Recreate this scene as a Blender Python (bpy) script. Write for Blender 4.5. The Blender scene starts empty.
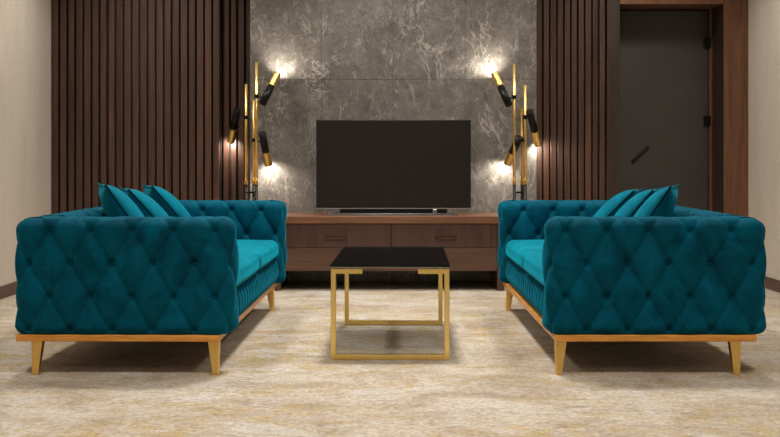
import bpy, bmesh, math, random
import numpy as np
from mathutils import Vector, Matrix
random.seed(4)
C = bpy.context.scene.collection
PI = math.pi
F = 1111.0; CAM_Z = 0.95; VX = 389.0; VY = 160.0

# ------------------------------------------------------------------ materials
def mat(name, rough=0.5, metal=0.0, col=(.5,.5,.5), **kw):
    m = bpy.data.materials.new(name); m.use_nodes = True
    b = m.node_tree.nodes['Principled BSDF']
    b.inputs['Base Color'].default_value = (*col, 1)
    b.inputs['Roughness'].default_value = rough
    b.inputs['Metallic'].default_value = metal
    for k, v in kw.items():
        b.inputs[k.replace('_', ' ')].default_value = v
    return m
def N(m, t, **kw):
    n = m.node_tree.nodes.new(t)
    for k, v in kw.items(): setattr(n, k, v)
    return n
def L(m, a, b): m.node_tree.links.new(a, b)
def BS(m): return m.node_tree.nodes['Principled BSDF']
def coords(m, scale, out='Object', loc=(0,0,0)):
    tc = N(m, 'ShaderNodeTexCoord'); mp = N(m, 'ShaderNodeMapping')
    mp.inputs['Scale'].default_value = scale; mp.inputs['Location'].default_value = loc
    L(m, tc.outputs[out], mp.inputs['Vector']); return mp.outputs['Vector']
def noise(m, vec, scale=1, detail=4, rough=.55, dist=0):
    n = N(m, 'ShaderNodeTexNoise'); n.inputs['Scale'].default_value = scale
    n.inputs['Detail'].default_value = detail; n.inputs['Roughness'].default_value = rough
    n.inputs['Distortion'].default_value = dist; L(m, vec, n.inputs['Vector']); return n.outputs['Fac']
def ramp(m, fac, stops, interp='LINEAR'):
    r = N(m, 'ShaderNodeValToRGB'); r.color_ramp.interpolation = interp
    e = r.color_ramp.elements
    while len(e) < len(stops): e.new(.5)
    for i, (p, c) in enumerate(stops):
        e[i].position = p; e[i].color = (*c, 1) if len(c) == 3 else c
    L(m, fac, r.inputs['Fac']); return r.outputs['Color']
def mix(m, fac, a, b, mode='MIX'):
    x = N(m, 'ShaderNodeMix', data_type='RGBA', blend_type=mode)
    for s, v in ((0, fac), (6, a), (7, b)):
        if isinstance(v, (int, float)): x.inputs[s].default_value = v
        elif isinstance(v, tuple): x.inputs[s].default_value = (*v, 1)
        else: L(m, v, x.inputs[s])
    return x.outputs[2]
def bump(m, h, strength=.3, dist=.01):
    b = N(m, 'ShaderNodeBump'); b.inputs['Strength'].default_value = strength
    b.inputs['Distance'].default_value = dist; L(m, h, b.inputs['Height'])
    L(m, b.outputs['Normal'], BS(m).inputs['Normal'])
def g(v): return (v, v, v)
def srgb(r, gg, b):
    f = lambda c: (c/255/12.92 if c/255 <= .04045 else ((c/255+.055)/1.055)**2.4)
    return (f(r), f(gg), f(b))

def wood(name, dark, light, rough=.45, axis='z', island=False):
    m = mat(name, rough)
    sc = {'z': (26, 26, 1.3), 'x': (1.3, 26, 26), 'y': (26, 1.3, 26)}[axis]
    v = coords(m, sc)
    if island:
        geo = N(m, 'ShaderNodeNewGeometry'); add = N(m, 'ShaderNodeVectorMath', operation='MULTIPLY_ADD')
        comb = N(m, 'ShaderNodeCombineXYZ')
        for i in range(3): L(m, geo.outputs['Random Per Island'], comb.inputs[i])
        L(m, comb.outputs[0], add.inputs[0]); add.inputs[1].default_value = (37, 53, 71); L(m, v, add.inputs[2])
        v = add.outputs[0]
    n1 = noise(m, v, 1, 5, .6, 1.2); n2 = noise(m, v, 5, 3, .6, .3)
    c = ramp(m, n1, [(.25, dark), (.5, tuple((a+b)/2 for a, b in zip(dark, light))), (.78, light)])
    c = mix(m, .55, c, ramp(m, n2, [(.3, g(.45)), (.7, g(1.0))]), 'MULTIPLY')
    if island:
        r = ramp(m, geo.outputs['Random Per Island'], [(0, (.68,.68,.70)), (.5, (1,.95,.92)), (1, (1.3,1.22,1.15))])
        c = mix(m, 1.0, c, r, 'MULTIPLY')
    L(m, c, BS(m).inputs['Base Color']); bump(m, n2, .12, .003)
    return m

M = {}
M['slat'] = wood('slat_walnut', srgb(54,35,28), srgb(98,70,56), .42, 'z', True)
M['slat_back'] = wood('slat_backing', srgb(26,17,13), srgb(44,29,23), .6)
M['frame_wood'] = wood('frame_walnut', srgb(86,54,36), srgb(140,95,66), .4)
M['jamb_wood'] = wood('jamb_walnut', srgb(44,31,27), srgb(66,48,41), .45)
M['cab_wood'] = wood('cabinet_walnut', srgb(64,42,34), srgb(96,67,55), .42, 'z')
M['cab_low'] = wood('cabinet_walnut_long', srgb(80,55,44), srgb(114,83,66), .42, 'x')
M['cab_top'] = wood('cabinet_top_walnut', srgb(100,66,48), srgb(150,104,76), .38, 'x')
M['base_wood'] = wood('baseboard_walnut', srgb(88,66,54), srgb(118,92,76), .5, 'y')

# velvet
def velvet(name, col, dark):
    m = mat(name, .75); b = BS(m)
    v = coords(m, (1, 1, 1)); n1 = noise(m, v, 7, 4, .6, .8); n2 = noise(m, v, 340, 2, .5)
    c = ramp(m, n1, [(.28, dark), (.7, col)])
    L(m, c, b.inputs['Base Color'])
    b.inputs['Sheen Weight'].default_value = .42; b.inputs['Sheen Roughness'].default_value = .38
    b.inputs['Sheen Tint'].default_value = (*srgb(10,175,205), 1)
    b.inputs['Specular IOR Level'].default_value = .05
    bump(m, n2, .10, .002)
    return m
M['velvet'] = velvet('teal_velvet', srgb(0,84,106), srgb(0,47,62))
M['velvet_seat'] = velvet('teal_velvet_brushed_lit', srgb(6,124,142), srgb(0,96,114))  # same sofa velvet, lightened: light on the cushion tops put into the colour
M['velvet_pillow'] = velvet('teal_velvet_pillow', srgb(2,112,134), srgb(0,82,100))
M['piping'] = velvet('dark_teal_piping', srgb(0,58,70), srgb(0,44,54))

def metal(name, col, rough):
    m = mat(name, rough, 1.0, col)
    n = noise(m, coords(m, (60, 60, 6)), 1, 3)
    L(m, ramp(m, n, [(.3, g(rough*.75)), (.7, g(min(1, rough*1.25)))]), BS(m).inputs['Roughness'])
    return m
M['gold'] = metal('brushed_brass', srgb(250,210,126), .32)
M['gold_table'] = metal('antique_brass', srgb(252,222,140), .34)
M['rail'] = mat('gilded_rail', .36, .3, srgb(206,140,66))
n_ = noise(M['rail'], coords(M['rail'], (3, 3, 40)), 4, 4)
L(M['rail'], ramp(M['rail'], n_, [(.3, srgb(196,128,48)), (.7, srgb(228,164,80))]), BS(M['rail']).inputs['Base Color'])
M['black'] = mat('black_lacquer', .42, .0, srgb(9,8,8))
BS(M['black']).inputs['Specular IOR Level'].default_value = .3
M['bronze'] = metal('dark_bronze', srgb(74,58,48), .4)
M['silver'] = metal('satin_silver', srgb(190,188,184), .3)
M['trim_grey'] = mat('grey_trim', .45, 0, srgb(128,124,120))
M['glass'] = mat('black_glass', .05, 0, srgb(6,6,7)); BS(M['glass']).inputs['IOR'].default_value = 1.32
M['glass_edge'] = mat('glass_edge', .12, 0, srgb(120,122,116))
M['screen'] = mat('tv_screen', .3, 0, srgb(31,27,26))
n_ = noise(M['screen'], coords(M['screen'], (1,1,1)), 400, 1)
L(M['screen'], ramp(M['screen'], n_, [(.3, g(.27)), (.7, g(.33))]), BS(M['screen']).inputs['Roughness'])
M['bezel'] = mat('tv_bezel', .35, 0, srgb(20,18,18))
M['door'] = mat('door_taupe', .5, 0, srgb(64,57,51))
n_ = noise(M['door'], coords(M['door'], (1,1,1)), 3, 4)
L(M['door'], ramp(M['door'], n_, [(.3, srgb(58,54,51)), (.7, srgb(66,61,57))]), BS(M['door']).inputs['Base Color'])

def paper(name, a, b):
    m = mat(name, .85); v = coords(m, (1, 1, .35))
    n1 = noise(m, v, 3, 5, .65, .5); n2 = noise(m, v, 60, 3, .6)
    c = mix(m, .35, ramp(m, n1, [(.3, a), (.7, b)]), ramp(m, n2, [(.3, a), (.7, b)]))
    L(m, c, BS(m).inputs['Base Color']); bump(m, n2, .15, .003); return m
M['paper'] = paper('beige_wallpaper', srgb(194,181,165), srgb(213,202,187))
M['ceil'] = mat('ceiling_paint', .9, 0, srgb(228,222,214))
n_ = noise(M['ceil'], coords(M['ceil'], (1,1,1)), 80, 2); bump(M['ceil'], n_, .05, .002)

# marble wall (tiles 0.552 x 1.2)
def marble():
    m = mat('grey_marble', .32); b = BS(m)
    v = coords(m, (1, 1, 1))
    big = noise(m, v, 1.6, 6, .62, .9); fine = noise(m, v, 14, 6, .7, .6); mott = noise(m, v, 45, 3, .7)
    c = ramp(m, big, [(.3, srgb(98,94,88)), (.5, srgb(122,117,111)), (.72, srgb(140,135,128))])
    c = mix(m, .6, c, ramp(m, fine, [(.28, g(.42)), (.5, g(.8)), (.72, g(1.3))]), 'MULTIPLY')
    c = mix(m, .35, c, ramp(m, mott, [(.35, g(.5)), (.65, g(1.15))]), 'MULTIPLY')
    for sc, w, op, loc in ((2.3, .010, .75, (0,0,0)), (5.3, .014, .6, (5,3,1)), (12., .022, .45, (2,7,4))):
        vv = coords(m, (1, 1, .6), loc=loc)
        n = noise(m, vv, sc, 7, .62, 1.0)
        s = N(m, 'ShaderNodeMath', operation='SUBTRACT'); L(m, n, s.inputs[0]); s.inputs[1].default_value = .5
        a = N(m, 'ShaderNodeMath', operation='ABSOLUTE'); L(m, s.outputs[0], a.inputs[0])
        line = ramp(m, a.outputs[0], [(0, g(1)), (w, g(0))])
        brk = ramp(m, noise(m, vv, sc*1.3+1, 3, .5), [(.45, g(0)), (.62, g(op))])
        f = mix(m, 1.0, line, brk, 'MULTIPLY')
        c = mix(m, f, c, srgb(196,188,178))
    L(m, c, b.inputs['Base Color'])
    L(m, ramp(m, fine, [(.3, g(.25)), (.7, g(.42))]), b.inputs['Roughness'])
    bump(m, fine, .08, .004)
    return m
M['marble'] = marble()

def carpet():
    m = mat('distressed_carpet', .95); b = BS(m)
    v = coords(m, (1, 1, 1)); vs = coords(m, (1.3, 1.7, 1)); vf = coords(m, (30, 30, 1)); vd = coords(m, (.5, 1.3, 1), loc=(3, 8, 0))
    a = noise(m, vs, 1.6, 8, .68, .7); gold = noise(m, vs, 5.5, 9, .82, .3); st = noise(m, vf, 1, 5, .7, .3)
    patch = noise(m, vd, 1.4, 5, .6, .8); speck = noise(m, v, 55, 3, .8)
    c = ramp(m, a, [(.3, srgb(150,132,116)), (.43, srgb(184,168,152)), (.55, srgb(203,190,177)), (.7, srgb(216,208,201))])
    gm = ramp(m, gold, [(.47, g(0)), (.58, g(.85))])
    gm = mix(m, 1.0, gm, ramp(m, patch, [(.40, g(.1)), (.56, g(1))]), 'MULTIPLY')
    c = mix(m, gm, c, srgb(186,162,106))
    gr = ramp(m, noise(m, vs, 2.0, 8, .72, .9), [(.54, g(0)), (.64, g(.7))])
    c = mix(m, gr, c, srgb(208,204,202))
    br = ramp(m, noise(m, coords(m, (1.0, 3.2, 1), loc=(7, 2, 0)), 4.5, 8, .78, .5), [(.55, g(0)), (.66, g(.6))])
    c = mix(m, br, c, srgb(136,116,92))
    c = mix(m, .6, c, ramp(m, st, [(.3, g(.55)), (.5, g(.96)), (.7, g(1.25))]), 'MULTIPLY')
    c = mix(m, .55, c, ramp(m, speck, [(.34, g(.42)), (.6, g(1.14))]), 'MULTIPLY')
    c = mix(m, 1.0, c, (.86, .865, .835), 'MULTIPLY')
    L(m, c, b.inputs['Base Color'])
    b.inputs['Specular IOR Level'].default_value = .1
    b.inputs['Sheen Weight'].default_value = .15
    bump(m, speck, .5, .006)
    return m
M['carpet'] = carpet()
def emit(name, col, s):
    m = mat(name, .4); b = BS(m)
    b.inputs['Emission Color'].default_value = (*col, 1); b.inputs['Emission Strength'].default_value = s; return m
M['bulb'] = emit('lamp_bulb', (1, .9, .75), 12)

# ------------------------------------------------------------------ mesh helpers
def link_mesh(name, me, m, parent=None, loc=None):
    o = bpy.data.objects.new(name, me); C.objects.link(o)
    if m is not None and not me.materials: me.materials.append(m)
    if parent: o.parent = parent
    if loc is not None: o.location = loc
    return o
def obj(name, bm, m, parent=None, bevel=0, smooth=False, seg=2, recalc=True):
    me = bpy.data.meshes.new(name)
    if recalc: bmesh.ops.recalc_face_normals(bm, faces=bm.faces[:])
    bm.to_mesh(me); bm.free()
    o = link_mesh(name, me, m, parent)
    if smooth:
        for p in me.polygons: p.use_smooth = True
    if bevel:
        md = o.modifiers.new('bevel', 'BEVEL'); md.width = bevel; md.segments = seg; md.limit_method = 'ANGLE'
    return o
def box(bm, x0, x1, y0, y1, z0, z1):
    vs = [bm.verts.new((x, y, z)) for x in (x0, x1) for y in (y0, y1) for z in (z0, z1)]
    for f in ((0,1,3,2), (4,6,7,5), (0,4,5,1), (2,3,7,6), (0,2,6,4), (1,5,7,3)):
        bm.faces.new([vs[i] for i in f])
def B(*a):
    bm = bmesh.new(); box(bm, *a); return bm
def tube(bm, a, b, r0, r1=None, seg=20, caps=True):
    r1 = r0 if r1 is None else r1
    a = Vector(a); b = Vector(b); d = (b-a).normalized()
    u = d.orthogonal().normalized(); w = d.cross(u)
    ra = []; rb = []
    for i in range(seg):
        t = 2*PI*i/seg; k = u*math.cos(t)+w*math.sin(t)
        ra.append(bm.verts.new(a+k*r0)); rb.append(bm.verts.new(b+k*r1))
    for i in range(seg):
        j = (i+1) % seg; bm.faces.new((ra[i], ra[j], rb[j], rb[i]))
    if caps: bm.faces.new(ra); bm.faces.new(rb)
def T(a, b, r0, r1=None, seg=20, caps=True):
    bm = bmesh.new(); tube(bm, a, b, r0, r1, seg, caps); return bm
def thing(name, label, cat, loc=(0,0,0), group=None, rotz=0):
    o = bpy.data.objects.new(name, None); C.objects.link(o); o.location = loc; o.rotation_euler = (0,0,rotz)
    o.empty_display_size = .1
    o['label'] = label; o['category'] = cat
    if group: o['group'] = group
    return o
def struct(o): o['kind'] = 'structure'; return o
def np_mesh(name, V, Fc):
    me = bpy.data.meshes.new(name); me.from_pydata([tuple(v) for v in V], [], [tuple(f) for f in Fc]); me.update()
    bm = bmesh.new(); bm.from_mesh(me); bmesh.ops.remove_doubles(bm, verts=bm.verts[:], dist=1e-5)
    bmesh.ops.recalc_face_normals(bm, faces=bm.faces[:]); bm.to_mesh(me); bm.free()
    for p in me.polygons: p.use_smooth = True
    return me

# ------------------------------------------------------------------ room shell
XL, XR = -2.655, 2.80; YB = 9.05; YF = -1.6; H = 3.0
STONE = 8.62
struct(obj('floor', B(XL-.1, XR+.1, YF-.1, YB+.1, -.1, 0), M['carpet']))
struct(obj('ceiling', B(XL-.1, XR+.1, YF-.1, YB+.1, H, H+.1), M['ceil']))
struct(obj('wall_left', B(XL-.1, XL, YF, YB, 0, H), M['paper']))
struct(obj('wall_right', B(XR, XR+.1, YF, YB, 0, H), M['paper']))
struct(obj('wall_front', B(XL, XR, YF-.1, YF, 0, H), M['paper']))
struct(obj('wall_back', B(XL, XR, YB, YB+.1, 0, H), M['slat_back']))
struct(obj('baseboard_left', B(XL, XL+.012, YF, 8.71, 0, .088), M['base_wood'], bevel=.003))
struct(obj('baseboard_right', B(XR-.012, XR, YF, 8.65, 0, .088), M['base_wood'], bevel=.003))

# marble cladding: four columns of tiles, thin joints
bm = bmesh.new()
sx0, tw, gp = -1.078, .556, .0014
for i in range(4):
    for z0, z1 in ((0, .375), (.375, 1.575), (1.575, 2.775), (2.775, H)):
        box(bm, sx0+i*tw+gp/2, sx0+(i+1)*tw-gp/2, STONE, STONE+.03, z0+gp/2, z1-gp/2)
struct(obj('trim_1', bm, M['marble'], bevel=.0015, seg=1))
struct(obj('wall_core', B(sx0, sx0+4*tw, STONE+.012, YB, 0, H), M['slat_back']))
bpy.data.objects['wall_core'].name = 'wall_middle'

def slats(name, x0, x1, yfront, pitch, w, depth, jitter=0):
    bm = bmesh.new(); n = max(1, round((x1-x0)/pitch)); p = (x1-x0)/n
    for i in range(n):
        c = x0+(i+.5)*p; ww = w*(1+random.uniform(-jitter, jitter)); dy = random.uniform(0, .003)
        box(bm, c-ww/2, c+ww/2, yfront+dy, yfront+depth, .0, H)
    o = struct(obj(name, bm, M['slat'], bevel=.004)); return o
# main left slat wall stands 8 cm proud of the short recessed bay beside the marble
xe = -1.325
slats('trim_2', XL+.002, xe, 8.72, .0635, .047, .04, .08)
struct(obj('trim_3', B(XL, xe, 8.76, 8.84, 0, H), M['slat_back']))
slats('trim_4', xe+.004, sx0-.002, 8.80, .060, .043, .04, .08)
struct(obj('trim_5', B(xe, sx0, 8.84, YB, 0, H), M['slat_back']))
# right slat wall
slats('trim_6', sx0+4*tw+.004, 1.698, 8.70, .056, .043, .045, .06)
struct(obj('trim_7', B(sx0+4*tw, 1.70, 8.745, YB, 0, H), M['slat_back']))

# doorway: jamb, lintel, pilaster, recessed door
DY = 8.96
struct(obj('trim_8', B(1.70, 1.80, 8.66, YB, 0, H), M['jamb_wood'], bevel=.003))
struct(obj('trim_9', B(2.607, XR, 8.655, YB, 0, H), M['frame_wood'], bevel=.003))
struct(obj('trim_10', B(1.80, 2.605, 8.66, YB, 2.165, H), M['frame_wood'], bevel=.003))
struct(obj('trim_11', B(2.6045, 2.607, 8.654, DY-.013, 0, 2.165), M['jamb_wood']))
door = obj('door_1', B(1.80, 2.572, DY, DY+.05, .004, 2.155), M['door'], bevel=.002); struct(door)
fr = bmesh.new(); box(fr, 2.580, 2.605, DY-.012, DY+.05, 0, 2.165)
obj('door_frame', fr, M['frame_wood'], door, bevel=.002)
# diagonal recessed pull: rounded slot
def slot(name, cx, cz, ang, ln, w, y0, y1, m, parent):
    bm = bmesh.new(); lo = []; hi = []
    pts = []
    for s in (1, -1):
        for k in range(9):
            t = -PI/2+PI*k/8 if s == 1 else PI/2+PI*k/8
            pts.append((s*(ln/2-w/2)+w/2*math.cos(t), w/2*math.sin(t)))
    for px, pz in pts:
        x = cx+px*math.cos(ang)-pz*math.sin(ang); z = cz+px*math.sin(ang)+pz*math.cos(ang)
        lo.append(bm.verts.new((x, y0, z))); hi.append(bm.verts.new((x, y1, z)))
    n = len(pts)
    for i in range(n):
        j = (i+1) % n; bm.faces.new((lo[i], lo[j], hi[j], hi[i]))
    bm.faces.new(lo); bm.faces.new(hi)
    return obj(name, bm, m, parent, bevel=.002)
hx = (640-VX)*DY/F; hz = CAM_Z-(154.5-VY)*DY/F
h = slot('door_handle', hx, hz, math.radians(43), .185, .026, DY-.010, DY+.01, M['black'], door)
slot('handle_grip', hx+.010, hz+.010, math.radians(43), .15, .007, DY-.016, DY-.009, M['bronze'], h)
for py in (43, 121):
    z = CAM_Z-(py-VY)*DY/F
    bm = bmesh.new(); box(bm, 2.535, 2.594, DY-.014, DY+.002, z-.04, z+.04)
    tube(bm, (2.575, DY-.014, z-.045), (2.575, DY-.014, z+.045), .007)
    obj('hinge', bm, M['black'], door, bevel=.002)

# ------------------------------------------------------------------ sofas
A_U, A_V = .0915, .148            # half spacing along, row spacing
U0, V0 = .405, .641
def tuft(u, v, u0=U0, v0=V0, amp=.029, pit=.021, au=A_U, av=A_V):
    a = (u-u0)/au; b = (v-v0)/av
    p = (a+b)/2; q = (a-b)/2
    fp = np.abs(np.sin(PI*p)); fq = np.abs(np.sin(PI*q))
    h = amp*((fp*fq+.0012)**.37)
    du = (p-np.round(p)); dq = (q-np.round(q))
    dx = (du+dq)*au; dv = (du-dq)*av
    h -= pit*np.exp(-(dx*dx+dv*dv)/(.018**2))
    return h
def rounded_panel(lx, ly, z0, z1, r, step=.0075):
    """rounded box lx by ly (plan), tufted all round and over the top: returns points, faces, normals, u, v.
    u runs round the plan from the middle of the -y side (u = x there), v is the height carried over the top."""
    cx, cy = lx/2-r, ly/2-r
    segs = []
    # plan path, counter-clockwise from (0,-ly/2)
    path = []
    def line(a, b, n):
        n_ = max(2, int(math.hypot(b[0]-a[0], b[1]-a[1])/step))
        for k in range(n_):
            t = k/n_; path.append((a[0]+(b[0]-a[0])*t, a[1]+(b[1]-a[1])*t, n[0], n[1]))
    def arc(c, t0):
        n_ = max(4, int(r*PI/2/step))
        for k in range(n_):
            t = t0+PI/2*k/n_; path.append((c[0]+r*math.cos(t), c[1]+r*math.sin(t), math.cos(t), math.sin(t)))
    line((0, -ly/2), (cx, -ly/2), (0, -1)); arc((cx, -cy), -PI/2)
    line((lx/2, -cy), (lx/2, cy), (1, 0)); arc((cx, cy), 0)
    line((cx, ly/2), (-cx, ly/2), (0, 1)); arc((-cx, cy), PI/2)
    line((-lx/2, cy), (-lx/2, -cy), (-1, 0)); arc((-cx, -cy), PI)
    line((-cx, -ly/2), (0, -ly/2), (0, -1))
    P = np.array(path); n = len(P)
    d = np.hypot(np.diff(np.append(P[:, 0], P[0, 0])), np.diff(np.append(P[:, 1], P[0, 1])))
    s = np.concatenate([[0], np.cumsum(d)[:-1]]); per = d.sum()
    u = np.where(s > per*.78, s-per, s)
    core = np.stack([P[:, 0]-r*P[:, 2], P[:, 1]-r*P[:, 3]], 1)
    rings = []   # (factor of offset r*c, z, nz, v)
    zz = np.linspace(z0, z1-r, max(3, int((z1-r-z0)/step)))
    V = []; Nn = []; UU = []; VV = []; OFF = []
    for z in zz:
        V.append(np.stack([P[:, 0], P[:, 1], np.full(n, z)], 1)); Nn.append(np.stack([P[:, 2], P[:, 3], np.zeros(n)], 1))
        UU.append(u); VV.append(np.full(n, z)); OFF.append(np.ones(n))
    na = max(5, int(r*PI/2/step))
    for k in range(1, na+1):
        t = PI/2*k/na; c, si = math.cos(t), math.sin(t)
        V.append(np.stack([core[:, 0]+r*c*P[:, 2], core[:, 1]+r*c*P[:, 3], np.full(n, z1-r+r*si)], 1))
        Nn.append(np.stack([P[:, 2]*c, P[:, 3]*c, np.full(n, si)], 1))
        UU.append(u); VV.append(np.full(n, z1-r+r*t)); OFF.append(np.ones(n))
    # flat top: shrink core towards its mid line (y -> 0), ends first squeezed
    nt = max(3, int(cy/step)); vtop = z1-r+r*PI/2
    for k in range(1, nt+1):
        t = k/nt
        V.append(np.stack([core[:, 0]*(1-t*cy/max(cx, 1e-6)*.999), core[:, 1]*(1-t), np.full(n, z1)], 1))
        Nn.append(np.tile([0, 0, 1.], (n, 1))); UU.append(u); VV.append(np.full(n, vtop+t*cy)); OFF.append(np.ones(n))
    R = len(V)
    V = np.concatenate(V); Nn = np.concatenate(Nn); UU = np.concatenate(UU); VV = np.concatenate(VV)
    faces = []
    for j in range(R-1):
        for i in range(n):
            i2 = (i+1) % n; faces.append((j*n+i, j*n+i2, (j+1)*n+i2, (j+1)*n+i))
    # close the mid-line by zipping the last ring (front half with back half)
    last = (R-1)*n
    return V, Nn, UU, VV, faces, vtop+cy, per, n, last
def make_tufted(lx, ly, z0, z1, r, u0, flat_bottom=True):
    V, Nn, U, Vv, faces, vmid, per, n, last = rounded_panel(lx, ly, z0, z1, r)
    # stretch the lattice above the first row so that a row falls on the middle of the top
    k = A_V/(vmid-V0)
    v2 = np.where(Vv > V0, V0+(Vv-V0)*k, Vv)
    hgt = tuft(U, v2, u0)
    on_top = np.clip((Vv-(V0+.02))/.06, 0, 1)
    flat = .017
    hgt = hgt*(1-.62*on_top)+on_top*flat*.62
    edge = np.clip((Vv-z0)/.03, 0, 1)**.5
    mid = np.clip((Vv-(vmid-.018))/.018, 0, 1); hgt = hgt*(1-mid)+mid*.016
    hgt = hgt*edge
    D = V+Nn*(hgt-.017)[:, None]
    bm = bmesh.new(); vs = [bm.verts.new(tuple(p)) for p in D]
    for f in faces: bm.faces.new([vs[i] for i in f])
    # cap bottom and top remainder
    bm.faces.new([vs[i] for i in range(n)][::-1])
    bm.normal_update()
    return bm, per
def flip(bm, sx):
    if sx < 0:
        bmesh.ops.scale(bm, vec=(-1, 1, 1), verts=bm.verts[:])
        bmesh.ops.reverse_faces(bm, faces=bm.faces[:])
    return bm
def button_mesh():
    bm = bmesh.new(); bmesh.ops.create_uvsphere(bm, u_segments=14, v_segments=8, radius=.0095)
    bmesh.ops.scale(bm, vec=(1, 1, .5), verts=bm.verts[:])
    me = bpy.data.meshes.new('button'); bm.to_mesh(me); bm.free()
    for p in me.polygons: p.use_smooth = True
    me.materials.append(M['velvet']); return me
BTN = button_mesh()
def button(parent, p, nrm):
    o = bpy.data.objects.new('button', BTN); C.objects.link(o); o.parent = parent
    o.location = p; o.rotation_euler = Vector(nrm).to_track_quat('Z', 'Y').to_euler()
def cushion_bm(lx, ly, lz, r, puff=.012, crown=.02, n=40):
    """soft rounded slab centred on the origin, base at z=0"""
    bm = bmesh.new(); bmesh.ops.create_cube(bm, size=2)
    bmesh.ops.subdivide_edges(bm, edges=bm.edges[:], cuts=n, use_grid_fill=True)
    for v in bm.verts:
        x, y, z = v.co
        px, py, pz = x*lx/2, y*ly/2, z*lz/2
        q = Vector((max(-lx/2+r, min(lx/2-r, px)), max(-ly/2+r, min(ly/2-r, py)), max(-lz/2+r, min(lz/2-r, pz))))
        dv = Vector((px, py, pz))-q
        if dv.length > 1e-6: q = q+dv.normalized()*r
        ex = (1-x*x)**.7 if abs(x) < 1 else 0; ey = (1-y*y)**.7 if abs(y) < 1 else 0
        if z > 0: q.z += crown*ex*ey*z
        q.x += puff*x*abs(x)*ey*(1-z*z)**.5 if abs(z) < 1 else 0
        q.z += .0025*math.sin(py*17+px*9)*ex*ey
        v.co = q+Vector((0, 0, lz/2))
    return bm

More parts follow.
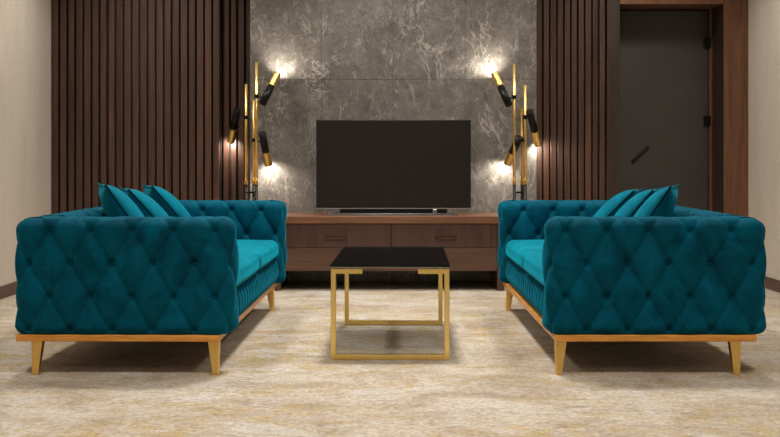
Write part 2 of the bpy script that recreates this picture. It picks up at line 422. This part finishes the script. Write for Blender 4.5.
SOFA_L = 2.24; SOFA_D = .962; ARM_T = .20
ZR0, ZR1, ZTOP = .150, .180, .692
def make_sofa(sx, wx, label, inset=0.0, front=.055, turn=0):
    y_c = 4.885+SOFA_L/2
    t = thing('tufted_sofa', label, 'sofa', (wx, y_c, 0), 'facing teal tufted sofas', turn)
    # local: +x*sx is the front, -y is the end near the camera
    def lk(name, bm, m, parent=t, bevel=0, smooth=False):
        return obj(name, flip(bm, sx), m, parent, bevel, smooth, recalc=name not in ('arm', 'backrest'))
    hd, hl = SOFA_D/2, SOFA_L/2
    for end in (-1, 1):
        bm, per = make_tufted(SOFA_D, ARM_T, ZR1+.001, ZTOP, .055, U0 if end < 0 else .405)
        if end > 0:
            bmesh.ops.scale(bm, vec=(1, -1, 1), verts=bm.verts[:]); bmesh.ops.reverse_faces(bm, faces=bm.faces[:])
        off = end*(hl-ARM_T/2)
        bmesh.ops.translate(bm, vec=(0, off, 0), verts=bm.verts[:])
        arm = lk('arm', bm, M['velvet'], smooth=True)
        # buttons: the outer face for the near arm, the inner one for the far arm, and the front end of both
        cx, cy = hd-.055, ARM_T/2-.055
        arc = .055*PI/2
        umax = cx
        for row in range(3):
            vz = V0-row*A_V
            for k in range(-12, 14):
                u = U0+k*2*A_U+(A_U if row % 2 else 0)
                fin = None
                if -cx-.02 < u <= cx: p, nn = (u, -ARM_T/2), (0, -1)
                elif cx < u < cx+arc:
                    a = -PI/2+(u-cx)/.055; p, nn = (cx+.055*math.cos(a), -cy+.055*math.sin(a)), (math.cos(a), math.sin(a))
                elif cx+arc <= u < cx+arc+2*cy: p, nn = (hd, -cy+u-cx-arc), (1, 0)
                elif cx+arc+2*cy <= u < cx+2*arc+2*cy:
                    a = (u-cx-arc-2*cy)/.055; p, nn = (cx+.055*math.cos(a), cy+.055*math.sin(a)), (math.cos(a), math.sin(a))
                elif cx+2*arc+2*cy <= u < 3*cx+2*arc+2*cy-.25 and row < 2: p, nn = (cx-(u-cx-2*arc-2*cy), ARM_T/2), (0, 1)
                else: continue
                if end > 0 and nn[1] < -.5: continue
                if end < 0 and nn[1] > .7: continue
                yy = p[1] if end < 0 else -p[1]
                ny = nn[1] if end < 0 else -nn[1]
                q = .027
                button(arm, ((p[0]-nn[0]*q)*sx, yy-ny*q+off, vz), (nn[0]*sx, ny, 0))
    # back between the arms
    bl = SOFA_L-2*ARM_T+.02
    bm, per = make_tufted(bl, ARM_T, ZR1+.001, ZTOP, .055, 0.0)
    bmesh.ops.rotate(bm, cent=(0,0,0), matrix=Matrix.Rotation(PI/2, 3, 'Z'), verts=bm.verts[:])   # -y side -> +x (front)
    bmesh.ops.translate(bm, vec=(-hd+ARM_T/2, 0, 0), verts=bm.verts[:])
    bk = lk('backrest', bm, M['velvet'], smooth=True)
    for row in range(2):
        for k in range(-6, 7):
            u = k*2*A_U+(A_U if row % 2 else 0)
            if abs(u) < bl/2-.08: button(bk, ((-hd+ARM_T-.018)*sx, u, V0-row*A_V), (sx, 0, 0))
    # seat deck with pleated front band
    sl = SOFA_L-2*ARM_T
    bm = bmesh.new(); ny = int(sl/.006); zs = np.linspace(ZR1+.001, .335, 22); grid = []
    pl = .0915
    fx = hd-.045
    for z in zs:
        row = []
        for i in range(ny+1):
            y = -sl/2+sl*i/ny
            hh = .016*abs(math.sin(PI*y/pl))**.5
            tt = (z-zs[0])/(zs[-1]-zs[0]); bow = .02*math.sin(PI*tt)**.6
            dyy = y-round(y/pl)*pl
            pit = .012*math.exp(-((dyy)**2+(z-.285)**2)/.012**2)
            row.append(bm.verts.new((fx-.012+hh*min(1, 3*tt+.2)+bow-pit, y, z)))
        grid.append(row)
    for j in range(len(grid)-1):
        for i in range(ny): bm.faces.new((grid[j][i], grid[j][i+1], grid[j+1][i+1], grid[j+1][i]))
    bx = -hd+ARM_T-.01
    a0, a1 = bm.verts.new((bx, -sl/2, zs[-1])), bm.verts.new((bx, sl/2, zs[-1]))
    b0, b1 = bm.verts.new((bx, -sl/2, zs[0])), bm.verts.new((bx, sl/2, zs[0]))
    bm.faces.new([a0, *grid[-1], a1][::-1]); bm.faces.new([b0, *grid[0], b1]); bm.faces.new((a0, a1, b1, b0))
    deck = lk('seat_base', bm, M['velvet'], smooth=True)
    for k in range(-9, 10):
        y = k*pl
        if abs(y) < sl/2-.02: button(deck, ((fx-.004)*sx, y, .285), (sx, 0, 0))
    # two seat cushions
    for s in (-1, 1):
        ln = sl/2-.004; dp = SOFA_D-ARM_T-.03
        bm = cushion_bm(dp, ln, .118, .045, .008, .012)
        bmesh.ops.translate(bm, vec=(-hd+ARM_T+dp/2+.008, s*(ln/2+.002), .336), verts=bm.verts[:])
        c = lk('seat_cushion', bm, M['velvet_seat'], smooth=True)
    # gilded rail and legs
    bm = bmesh.new()
    x0, x1, y0, y1 = -hd+.002+inset, hd-front, -hl+.004, hl-.004
    w = .07
    box(bm, x0, x1, y0, y0+w, ZR0, ZR1); box(bm, x0, x1, y1-w, y1, ZR0, ZR1)
    box(bm, x0, x0+w, y0+w, y1-w, ZR0, ZR1); box(bm, x1-w, x1, y0+w, y1-w, ZR0, ZR1)
    lk('base_rail', bm, M['rail'], bevel=.004)
    lk('bottom_cloth', B(x0+w, x1-w, y0+w, y1-w, ZR0+.012, ZR1-.002), M['bezel'])
    for ex in (-1, 1):
        for ey in (-1, 1):
            bm = bmesh.new()
            cx = (x0+.085) if ex < 0 else (x1-.032); cy = -(hl-.055) if ey < 0 else hl-.055-.07
            splx = ex*.004 if ex < 0 else .012; sply = ey*.02
            top = [(cx+a*.025, cy+b*.022, ZR0+.001) for a, b in ((-1,-1),(1,-1),(1,1),(-1,1))]
            bot = [(cx+splx+a*.0135, cy+sply+b*.0135, 0) for a, b in ((-1,-1),(1,-1),(1,1),(-1,1))]
            tv = [bm.verts.new(p) for p in top]; bv = [bm.verts.new(p) for p in bot]
            for i in range(4): bm.faces.new((tv[i], tv[(i+1)%4], bv[(i+1)%4], bv[i]))
            bm.faces.new(tv); bm.faces.new(bv)
            lk('leg', bm, M['gold'], bevel=.003)
    return t
LX = -1.156; RX = 1.184
make_sofa(1, LX, 'teal tufted velvet sofa with brass legs left of the coffee table', .004, turn=-.014)
make_sofa(-1, RX, 'teal tufted velvet sofa in front of the doorway, right of the coffee table', .044, .028)

# scatter pillows ---------------------------------------------------
PS = .425
def pillow_meshes(size=PS, th=.155, n=44):
    V = []; Fc = []
    def shape(a, b):
        # pincushion outline: corners pulled out, sides drawn in
        k = .055
        x = a*(1-k*(1-b*b)**1.0*abs(a)**2); y = b*(1-k*(1-a*a)**1.0*abs(b)**2)
        return x*size/2, y*size/2
    for side in (1, -1):
        base = len(V)
        for j in range(n+1):
            for i in range(n+1):
                a = -1+2*i/n; b = -1+2*j/n
                x, y = shape(a, b)
                e = max(0, (1-a*a)*(1-b*b))
                z = th/2*(e**.56)
                # creases drawn in towards the corners
                z *= 1-.10*math.exp(-((abs(a)-abs(b))/.12)**2)*(abs(a)*abs(b))
                V.append((x, y, side*z))
        for j in range(n):
            for i in range(n):
                q = base+j*(n+1)+i; f = (q, q+1, q+n+2, q+n+1)
                Fc.append(f if side == 1 else f[::-1])
    body = np_mesh('pillow', V, Fc); body.materials.append(M['velvet_pillow'])
    # piping round the rim
    pts = []
    m = 40
    for e in range(4):
        for i in range(m):
            s = -1+2*i/m
            a, b = [(s, -1), (1, s), (-s, 1), (-1, -s)][e]
            x, y = shape(a, b); pts.append(Vector((x, y, 0)))
    bm = bmesh.new(); rings = []
    k = len(pts)
    for i in range(k):
        tg = (pts[(i+1) % k]-pts[i-1]).normalized(); nr = Vector((tg.y, -tg.x, 0))
        rings.append([bm.verts.new(pts[i]+(nr*math.cos(t)+Vector((0, 0, 1))*math.sin(t))*.0052) for t in [2*PI*j/8 for j in range(8)]])
    for i in range(k):
        for j in range(8): bm.faces.new((rings[i][j], rings[i][(j+1)%8], rings[(i+1)%k][(j+1)%8], rings[(i+1)%k][j]))
    bmesh.ops.recalc_face_normals(bm, faces=bm.faces[:])
    pm = bpy.data.meshes.new('piping'); bm.to_mesh(pm); bm.free()
    for p in pm.polygons: p.use_smooth = True
    pm.materials.append(M['piping'])
    return body, pm
PB, PP = pillow_meshes()
def pillow(corner, sx, lean, yaw, roll, label, group):
    """corner = world place of the upper corner nearest the camera"""
    o = link_mesh('throw_pillow', PB, None); o['label'] = label; o['category'] = 'pillow'; o['group'] = group
    p = link_mesh('piping', PP, None, o)
    # local: x across (near -> far), y up, z = front normal
    X = Vector((0, 1, 0)); Z = Vector((sx, 0, 0)); Y = Vector((0, 0, 1))
    R = Matrix((X, Y, Z)).transposed()
    if sx < 0: R = Matrix((-X, Y, Z)).transposed()
    nx = -1 if sx > 0 else 1          # local x sign of the near edge
    Rl = Matrix.Rotation(roll*(1 if sx > 0 else -1), 3, 'Z'); Rlean = Matrix.Rotation(-lean, 3, 'X')
    Ry = Matrix.Rotation(yaw*sx, 3, 'Z')
    rot = Ry @ R @ Rlean @ Rl
    c = Vector(corner)-rot @ Vector((nx*PS/2, PS/2, 0))
    o.matrix_world = Matrix.Translation(c) @ rot.to_4x4()
    return o
def at(px, py, d): return ((px-VX)*d/F, d, CAM_Z-(py-VY)*d/F)
LEAN, YAW, ROLL = math.radians(34), math.radians(19.5), 0
from mathutils.bvhtree import BVHTree
bpy.context.view_layer.update()
def bvh(o):
    mw = o.matrix_world; me = o.data
    return BVHTree.FromPolygons([mw @ v.co for v in me.vertices], [p.vertices[:] for p in me.polygons])
SOLID = {1: [], -1: []}
for o in list(C.objects):
    if o.type == 'MESH' and o.parent and o.parent.name.startswith('tufted_sofa') and o.name.split('.')[0] in ('arm', 'backrest', 'seat_cushion'):
        SOLID[1 if o.parent.location.x < 0 else -1].append(bvh(o))
def settle(o, sx):
    p = o.children[0]
    base = o.matrix_world.copy()
    best = None
    for i in range(22):
        for j in range(-14, 14):
          for dy in (0, .03, .06):
            dx, dz = i*.008-.03, j*.006
            cost = abs(dx)+abs(dz)*1.3+dy*.6
            if best and cost >= best[0]: continue
            o.matrix_world = Matrix.Translation((sx*dx, dy, dz)) @ base
            bpy.context.view_layer.update()
            ts = (bvh(o), bvh(p))
            if not any(t.overlap(q) for t in ts for q in SOLID[sx]): best = (cost, o.matrix_world.copy(), dx, dy, dz)
    if best is None: print('NO FIT', o.name); return
    o.matrix_world = best[1]; bpy.context.view_layer.update()
    # let it sink until it just touches the cushion
    for k in range(40):
        m0 = o.matrix_world.copy(); o.matrix_world = Matrix.Translation((0, 0, -.004)) @ m0; bpy.context.view_layer.update()
        if any(t.overlap(q) for t in (bvh(o), bvh(p)) for q in SOLID[sx]):
            o.matrix_world = m0; bpy.context.view_layer.update(); break
    print('FIT', o.name, [round(v, 3) for v in best[2:]], k)
    SOLID[sx] += [bvh(o), bvh(p)]
gl = 'pillows on the left sofa'; gr = 'pillows on the right sofa'
for (px, py, d, dl), lab in zip(((97, 185.5, 5.36, 1), (121, 191, 5.83, 8), (143.5, 187.5, 6.35, 7)),
        ('teal velvet pillow nearest the near arm of the left sofa', 'middle teal velvet pillow of the three on the left sofa', 'teal velvet pillow farthest from the viewer on the left sofa')):
    settle(pillow(at(px, py, d), 1, LEAN+math.radians(dl), YAW, ROLL, lab, gl), 1)
for (px, py, d, dl), lab in zip(((671, 181.5, 5.36, 0), (653, 189.5, 5.80, 7), (634, 193, 6.28, 11)),
        ('teal velvet pillow nearest the near arm of the right sofa', 'middle teal velvet pillow of the three on the right sofa', 'teal velvet pillow farthest from the viewer on the right sofa')):
    settle(pillow(at(px, py, d), -1, LEAN+math.radians(dl), YAW, ROLL, lab, gr), -1)

# ------------------------------------------------------------------ coffee table
ct = thing('coffee_table', 'low black glass coffee table on two brass frames between the sofas', 'coffee table', (.017, 5.9, 0), rotz=-.019)
TW, Y0, Y1, TZ = .282, 5.275-5.9, 6.42-5.9, .447
gt = obj('glass_top', B(-TW-.004, TW+.004, Y0-.006, Y1+.006, TZ-.004, TZ+.003), M['glass'], ct, bevel=.001)
obj('glass_edge', B(-TW-.004, TW+.004, Y0-.0065, Y1+.006, TZ-.009, TZ-.0042), M['glass_edge'], gt)
for yy in (Y0+.0, Y1-.03):
    b = .024; z1 = TZ-.014; z0 = 0.001
    bm = bmesh.new()
    box(bm, -TW, -TW+b, yy, yy+.03, z0, z1); box(bm, TW-b, TW, yy, yy+.03, z0, z1)
    box(bm, -TW+b, TW-b, yy, yy+.03, z0, z0+b)
    box(bm, -TW+b, -TW+.15, yy, yy+.03, z1-b, z1); box(bm, TW-.15, TW-b, yy, yy+.03, z1-b, z1)
    f = obj('leg_frame', bm, M['gold_table'], ct, bevel=.0015, seg=1)
    for s in (-1, 1):
        for q in (.055, .105):
            obj('standoff_pin', T((s*(TW-q), yy+.012, z1-.001), (s*(TW-q), yy+.012, TZ-.009), .008), M['silver'], f, smooth=False)

# ------------------------------------------------------------------ media cabinet and television
CF = 8.06
cab = thing('media_cabinet', 'low dark walnut media cabinet with two drawers under the television', 'cabinet', (0, CF, 0))
CW, CD = .836, STONE-CF-.006
obj('cabinet_top', B(-CW-.004, CW+.004, -.006, CD, .489, .541), M['cab_top'], cab, bevel=.003)
for s in (-1, 1):
    a, b = sorted((s*CW, s*(CW-.05)))
    obj('side_panel', B(a, b, 0, CD, 0, .488), M['cab_wood'], cab, bevel=.002)
ix = CW-.052
for s in (-1, 1):
    a, b = (-ix, .0125) if s < 0 else (.0165, ix)
    d = obj('drawer', B(a, b, .002, .40, .314, .486), M['cab_wood'], cab, bevel=.002)
    hx = -.386 if s < 0 else .406; hz = .398
    bm = bmesh.new(); box(bm, hx-.08, hx+.08, -.028, -.018, hz-.005, hz+.005)
    box(bm, hx-.074, hx-.064, -.018, .002, hz-.004, hz+.004); box(bm, hx+.064, hx+.074, -.018, .002, hz-.004, hz+.004)
    obj('handle', bm, M['bronze'], d, bevel=.0015)
obj('lower_panel', B(-ix, ix, .003, .44, .145, .311), M['cab_low'], cab, bevel=.002)

TVY = 8.28
tv = thing('television', 'wide flat black television standing on the walnut cabinet', 'television', (.034, TVY, .541))
hw = .577; tb, tt = .044, .708
obj('cabinet', B(-hw, hw, .004, .045, tb, tt), M['bezel'], tv, bevel=.004)
obj('screen', B(-hw+.007, hw-.007, 0, .006, tb+.014, tt-.007), M['screen'], tv, bevel=.001)
bpy.data.objects['cabinet'].name = 'casing'
obj('bottom_trim', B(-hw, hw, -.003, .02, tb, tb+.007), M['trim_grey'], tv, bevel=.001)
bm = bmesh.new()
prof = [(-.49, -.05), (.49, -.05), (.44, .10), (-.44, .10)]
lo = [bm.verts.new((x, y, 0.0)) for x, y in prof]; hi = [bm.verts.new((x*.96, y*.9, .013)) for x, y in prof]
for i in range(4): bm.faces.new((lo[i], lo[(i+1)%4], hi[(i+1)%4], hi[i]))
bm.faces.new(lo); bm.faces.new(hi)
box(bm, -.40, .40, .012, .035, .010, .06)
obj('stand', bm, M['bezel'], tv, bevel=.003)
obj('sensor_tab', B(.292, .322, -.012, .004, .006, .042), M['silver'], tv, bevel=.003)

# ------------------------------------------------------------------ floor lamps
def lamp(label, poles, heads, d, base_x):
    t = thing('floor_lamp', label, 'floor lamp', (base_x, d, 0), 'brass and black floor lamps')
    loc = Vector((base_x, d, 0))
    def W(px, py, dd): return Vector(at(px, py, dd))-loc
    bm = bmesh.new()
    tube(bm, (0, 0, 0), (0, 0, .018), .13, .13, 40); tube(bm, (0, 0, .018), (0, 0, .026), .125, .11, 40)
    obj('base', bm, M['black'], t, bevel=.002)
    zj = CAM_Z-(183-VY)*d/F; z2 = CAM_Z-(192.5-VY)*d/F
    pos = []
    for px, ptop, dy in poles:
        x = W(px, 0, d+dy).x; zt = CAM_Z-(ptop-VY)*(d+dy)/F
        p = obj('pole', T((x, dy, zj), (x, dy, zt), .0105), M['gold'], t, smooth=False)
        for f in p.data.polygons: f.use_smooth = len(f.vertices) == 4
        s = obj('collar', T((x, dy, zj-.012), (x, dy, zj+.02), .0145), M['gold'], p)
        lo = obj('lower_pole', T((x, dy, .024), (x, dy, zj-.012), .0115), M['black'], t)
        for f in lo.data.polygons: f.use_smooth = len(f.vertices) == 4
        pos.append((x, dy))
    for zc in (z2, .3):
        bm = bmesh.new()
        for i in range(len(pos)-1):
            tube(bm, (*pos[i], zc), (*pos[i+1], zc), .007)
        obj('cross_bar', bm, M['black'], t)
    for (bx, by, tx, ty, bd, td, pole, jy) in heads:
        b = W(bx, by, bd); e = W(tx, ty, td); ax = (e-b).normalized(); ln = (e-b).length
        r = .028
        mid = b+ax*ln*.60
        hd = obj('lamp_head', T(b, mid, r, r, 28), M['black'], t)
        for f in hd.data.polygons: f.use_smooth = len(f.vertices) == 4
        # open brass tip
        bm = bmesh.new(); tube(bm, mid-ax*.004, e, r+.001, r+.001, 28, caps=False); tube(bm, e, mid+ax*.01, r-.002, r-.002, 28, caps=False)
        bmesh.ops.remove_doubles(bm, verts=bm.verts[:], dist=.0001)
        tip = obj('lamp_tip', bm, M['gold'], hd, smooth=True)
        tip['label'] = 'brass lamp tip'
        obj('bulb', T(mid, e-ax*.012, r-.006, r-.006, 20), M['bulb'], hd)
        px, pdy = pos[pole]
        zj_ = CAM_Z-(jy-VY)*d/F
        q = Vector((px, pdy, zj_))
        # closest point of head axis
        k = max(.1*ln, min(.55*ln, (q-b).dot(ax))); c = b+ax*k
        bm = bmesh.new(); tube(bm, q, c, .006); tube(bm, q-Vector((0,0,.014)), q+Vector((0,0,.014)), .0165)
        obj('joint', bm, M['black'], hd)
        ld = bpy.data.lights.new('lamp_light', 'SPOT'); ld.energy = LAMP_W; ld.color = (1, .90, .78)
        ld.spot_size = math.radians(150); ld.spot_blend = .8; ld.shadow_soft_size = .022
        lo = bpy.data.objects.new('lamp_light', ld); C.objects.link(lo); lo.parent = t
        lo.location = e+ax*.004; lo.rotation_euler = ax.to_track_quat('-Z', 'Y').to_euler()
LAMP_W = 6.5
DL = 8.40
lamp('brass and black three-headed floor lamp left of the television',
     [(246, 84, .08), (256.5, 62, .0), (253.8, 100, .05)],
     [(262.5, 103.5, 277.5, 74, 8.36, 8.50, 1, 96), (237.2, 110, 231, 141.5, 8.52, 8.715, 0, 117), (262, 133, 268.5, 165, 8.36, 8.51, 2, 140)],
     DL, (252-VX)*DL/F)
lamp('brass and black three-headed floor lamp right of the television',
     [(514.3, 64, .0), (522.0, 108, .05), (525.2, 85, .02)],
     [(509, 105, 494.5, 73.5, 8.36, 8.50, 0, 97), (529.5, 111, 538, 145, 8.36, 8.54, 2, 117), (519.5, 137, 507, 164, 8.38, 8.51, 1, 140)],
     DL, (520-VX)*DL/F)

# ------------------------------------------------------------------ ceiling lighting
def area(name, loc, sx, sy, w, col=(1, .95, .89), rot=(0, 0, 0), spread=180):
    l = bpy.data.lights.new(name, 'AREA'); l.shape = 'RECTANGLE'; l.size = sx; l.size_y = sy; l.energy = w; l.color = col
    l.spread = math.radians(spread)
    o = bpy.data.objects.new(name, l); C.objects.link(o); o.location = loc; o.rotation_euler = rot; return o
for x in (-1.8, 0, 1.8):
    for y, w_ in ((7.75, 20), (5.9, 23.5), (3.3, 20), (1.2, 10)):
        area('downlight', (x, y, H-.02), .34, .34, w_*((1.75 if x == 0 else .68) if y == 5.9 else 1), spread=125)

# ------------------------------------------------------------------ world, camera, colour
w = bpy.data.worlds.new('world'); bpy.context.scene.world = w; w.use_nodes = True
w.node_tree.nodes['Background'].inputs[0].default_value = (.05, .045, .04, 1)
cam = bpy.data.cameras.new('camera'); co = bpy.data.objects.new('camera', cam); C.objects.link(co)
cam.sensor_width = 36; cam.sensor_fit = 'HORIZONTAL'; cam.lens = F/780*36
co.location = (0, 0, CAM_Z); co.rotation_euler = (PI/2, 0, 0)
cam.shift_x = (390-VX)/780; cam.shift_y = (VY-218.5)/780
cam.clip_start = .05
bpy.context.scene.camera = co
vs = bpy.context.scene.view_settings
vs.view_transform = 'Standard'; vs.look = 'None'; vs.gamma = 1; vs.exposure = 0.0; vs.use_curve_mapping = False
